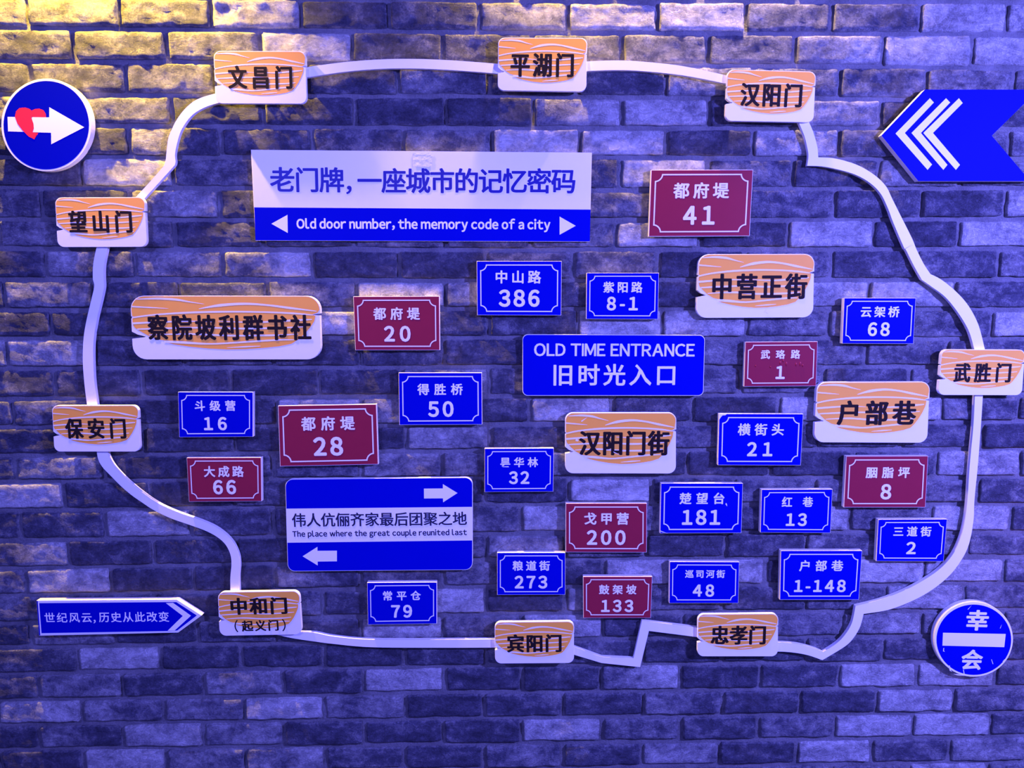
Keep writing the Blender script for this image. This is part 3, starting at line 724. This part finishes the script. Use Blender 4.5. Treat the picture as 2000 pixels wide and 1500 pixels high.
# ------------------------------------------------------------------ white and blue banner
q = [(490, 292.5), (1156, 298), (1152, 472), (499, 470)]
root = thing('title_banner', mid(q), 'wide white banner with blue lettering above a blue English band', 'banner')
fr = 0.0100
slab('board', q, fr, BK, [M_BOARD, M_EDGE], root)
flat('blue_band', [[(496.3, 405), (1153.4, 409.3), (1152, 471.5), (499, 469.5)]], fr + 0.00012, M_BLUE, root)
dd = fr + 0.00022
text('lettering', '老门牌', 527, 672, 350.5, 351.5, 50, dd, M_BLUEINK, root, 0.024)
text('lettering', ',', 676, 687, 371, 371, 17, dd, M_BLUEINK, root, 0.02)
text('lettering', '一座城市的记忆密码', 698, 1124, 352.5, 353.5, 50, dd, M_BLUEINK, root, 0.024)
text('lettering', 'Old door number, the memory code of a city', 579, 1075, 437, 438.5, 19.5, dd, M_WHITE, root, 0.040, mode='latin', capref='H', space=0.20, label='white English lettering')
flat('left_triangle', [[(530, 437), (561.5, 419.5), (562, 455)]], dd, M_WHITE, root)
flat('right_triangle', [[(1093, 423), (1124.5, 441), (1093, 458.5)]], dd, M_WHITE, root)
V = []; Fs = []; nx_, ny_ = 10, 10
for j in range(ny_ + 1):
    for i in range(nx_ + 1):
        V.append(at(806 + 38 * i / nx_, 299 + 27 * j / ny_, dd + 0.0003 + 0.0006 * max(0, noise.noise(Vector((i * .9, j * .7, 2))))))
for j in range(ny_):
    for i in range(nx_):
        a = j * (nx_ + 1) + i; Fs.append((a, a + nx_ + 1, a + nx_ + 2, a + 1))
tp = mesh_obj('wrinkled_tape', V, Fs, M_TAPE, root, True)

# ------------------------------------------------------------------ entrance sign
q = [(1020.5, 653), (1377, 654.5), (1374, 773), (1020.5, 773)]
root = thing('entrance_sign', mid(q), 'blue rounded sign reading OLD TIME ENTRANCE in the middle', 'sign')
fr = 0.0155; W, H = qsize(q)
slab('board', inq(q, round_rect(W, H, 10)), fr, BK, [M_BOARD, M_BOARD], root)
slab('face_film', inq(q, [(1 + x * (W - 2) / W, 1 + y * (H - 2) / H) for x, y in round_rect(W, H, 10)]), fr + 0.00012, fr - 0.0002, [M_BLUE], root, 0.0001)
text('lettering', 'OLD TIME ENTRANCE', 1043, 1357, 683, 684, 25, fr + 0.00022, M_WHITE, root, 0.026, mode='latin', capref='H', space=0.22)
text('lettering', '旧时光入口', 1081, 1319, 732, 732, 43, fr + 0.00022, M_WHITE, root, 0.024)

# ------------------------------------------------------------------ three-band direction sign
q = [(557, 936), (923, 932.5), (923, 1113), (562, 1116)]
root = thing('direction_sign', mid(q), 'blue sign with a white middle band and two white arrows', 'sign')
fr = 0.0165; W, H = qsize(q)
slab('board', inq(q, round_rect(W, H, 14)), fr, BK, [M_BOARD, M_BOARD], root)
slab('face_film', inq(q, [(.8 + x * (W - 1.6) / W, .8 + y * (H - 1.6) / H) for x, y in round_rect(W, H, 14)]), fr + 0.00012, fr - 0.0002, [M_BLUE], root, 0.0001)
flat('white_band', [[(558.6, 993.5), (922.7, 990), (922.7, 1055.5), (560.4, 1060)]], fr + 0.00022, M_WHITE, root)
dd = fr + 0.00034
text('lettering', '伟人伉俪齐家最后团聚之地', 570, 912, 1016, 1012.5, 27.5, dd, M_NAVY, root, 0.021)
text('lettering', 'The place where the great couple reunited last', 571, 912, 1043, 1039.5, 11.5, dd, M_NAVY, root, 0.040, mode='latin', capref='H', space=0.27)
flat('right_arrow', [[(828, 954.3), (865, 954), (865, 945.5), (893.5, 963), (865.5, 981), (865.2, 973.3), (828.2, 973.6)]], dd, M_WHITE, root)
flat('left_arrow', [[(658, 1075.5), (620, 1075.8), (620, 1068), (591, 1086.5), (620.5, 1104.5), (620.4, 1096.8), (658, 1096.3)]], dd, M_WHITE, root)

# ------------------------------------------------------------------ pointed sign bottom left
out = [(71, 1173), (345.5, 1171), (394, 1202), (348, 1235.5), (76, 1241.5)]
root = thing('pointed_sign', mid(out), 'slim blue pointed sign with white outline at the lower left', 'sign')
fr = 0.0205
slab('board', out, fr, BK, [M_BOARD, M_EDGE], root)
flat('blue_field', [[(76.5, 1178), (323, 1176), (344.5, 1176), (384.5, 1202), (346, 1231.5), (330, 1232.5), (81, 1236.7)]], fr + 0.00012, M_BLUE, root)
flat('outer_film', [[(71.5, 1173.5), (73.7, 1173.4), (78.8, 1240.9), (76.4, 1241)]], fr + 0.00014, M_BLUE, root)
flat('chevron', [[(324, 1178), (338, 1177.4), (373, 1202.5), (341, 1231.6), (327.5, 1231.8), (357, 1203)]], fr + 0.00022, M_WHITE, root)
text('lettering', '世纪风云', 87, 179, 1206.5, 1206, 19.5, fr + 0.00022, M_WHITE, root, 0.012)
text('lettering', ',', 182.5, 187, 1214, 1214, 7, fr + 0.00022, M_WHITE, root, 0.012)
text('lettering', '历史从此改变', 193, 330, 1205.5, 1204.5, 20, fr + 0.00022, M_WHITE, root, 0.012)

# ------------------------------------------------------------------ big blue arrow sign
out = [(1806.5, 175), (2028, 175), (1937, 265), (2012, 353.5), (1793.5, 353.5), (1721.5, 264.5)]
root = thing('arrow_sign', mid(out), 'big blue swallowtail arrow sign pointing left with white chevrons', 'sign')
fr = 0.0205
# swallowtail is concave: build its outline as a slab
slab('board', out, fr, BK, [M_BOARD, M_EDGE], root, 0.0002)
flat('face_film', [out[:]], fr + 0.00012, M_BLUE, root)
for pts in ([(1475, 548), (1497, 572), (1335, 742), (1487, 918), (1462, 948), (1283, 745)],
            [(1565, 548), (1588, 572), (1425, 742), (1573, 920), (1550, 948), (1372, 742)],
            [(1637, 548), (1658, 575), (1492, 742), (1643, 920), (1620, 948), (1438, 742)]):
    flat('chevron', [T(1300, 0, pts)], fr + 0.00036, M_WHITE, root)

# ------------------------------------------------------------------ round signs
def ell(cx, cy, rx, ry, k=72): return [(cx + rx * math.cos(2 * math.pi * i / k), cy + ry * math.sin(2 * math.pi * i / k)) for i in range(k)]
o_ = ell(90.5, 244, 88.3, 90.5)
root = thing('round_heart_sign', mid(o_), 'round blue sign with white arrow piercing a red heart', 'sign')
fr = 0.0200
slab('board', o_, fr, BK, [M_BOARD, M_BOARD], root)
flat('blue_disc', [ell(90.3, 244.5, 83.5, 86.5)], fr + 0.00012, M_BLUE, root)
def heart(pts): return T(0, 0, pts)
flat('heart', [heart([(83, 650), (90, 620), (108, 603), (138, 600), (162, 606), (176, 617), (195, 608), (220, 606), (243, 615), (255, 635), (258, 662), (240, 700), (215, 740), (192, 778), (160, 762), (125, 727), (97, 690)])], fr + 0.00022, M_HEART, root)
flat('white_arrow', [T(0, 0, [(42, 652), (275, 655), (275, 598), (470, 710), (286, 805), (285, 741), (45, 733)])], fr + 0.00034, M_WHITE, root)
flat('heart', [heart([(83, 650), (90, 620), (108, 603), (138, 600), (162, 606), (176, 617), (184, 640), (176, 659), (187, 690), (189, 715), (182, 738), (207, 742), (192, 778), (160, 762), (125, 727), (97, 690)])], fr + 0.0005, M_HEART, root)
o_ = ell(1901.7, 1248.7, 77, 73.3)
root = thing('round_greeting_sign', mid(o_), 'round blue sign with a white bar and scratched lower edge, bottom right', 'sign')
slab('board', o_, fr, BK, [M_BOARD, M_BOARD], root)
flat('blue_disc', [ell(1902, 1249.5, 73, 68.8)], fr + 0.00012, M_BLUE, root)
flat('white_bar', [[(1841.8, 1235.8), (1964.3, 1238.2), (1961.5, 1264), (1840.7, 1261)]], fr + 0.00022, M_WHITE, root)
text('lettering', '幸', 1887, 1931, 1211, 1212, 41, fr + 0.00022, M_WHITE, root, 0.036)
text('lettering', '会', 1877.5, 1919.5, 1288, 1289, 40, fr + 0.00022, M_WHITE, root, 0.036)
sc = [[(1842.5, 1266), (1844, 1265.5), (1843.5, 1271), (1845.5, 1273), (1842, 1272)], [(1853, 1300), (1855, 1300), (1857, 1309), (1860, 1312), (1855, 1310)],
      [(1881, 1308), (1882.2, 1308), (1884, 1316), (1882.5, 1317)], [(1953, 1227), (1957, 1219), (1953.8, 1227.5)], [(1936, 1288), (1937, 1288), (1940, 1297), (1939, 1297)],
      [(1958, 1292), (1964, 1286), (1966, 1283), (1963, 1292)], [(1890, 1190), (1898, 1182), (1891, 1190.5)], [(1862, 1316), (1872, 1317), (1885, 1319.5), (1870, 1319)]]
g = flat('scratches', sc, fr + 0.00034, M_WHITE, root); g['kind'] = 'stuff'

for o in ROOTS:
    if '_o' in o: del o['_o']
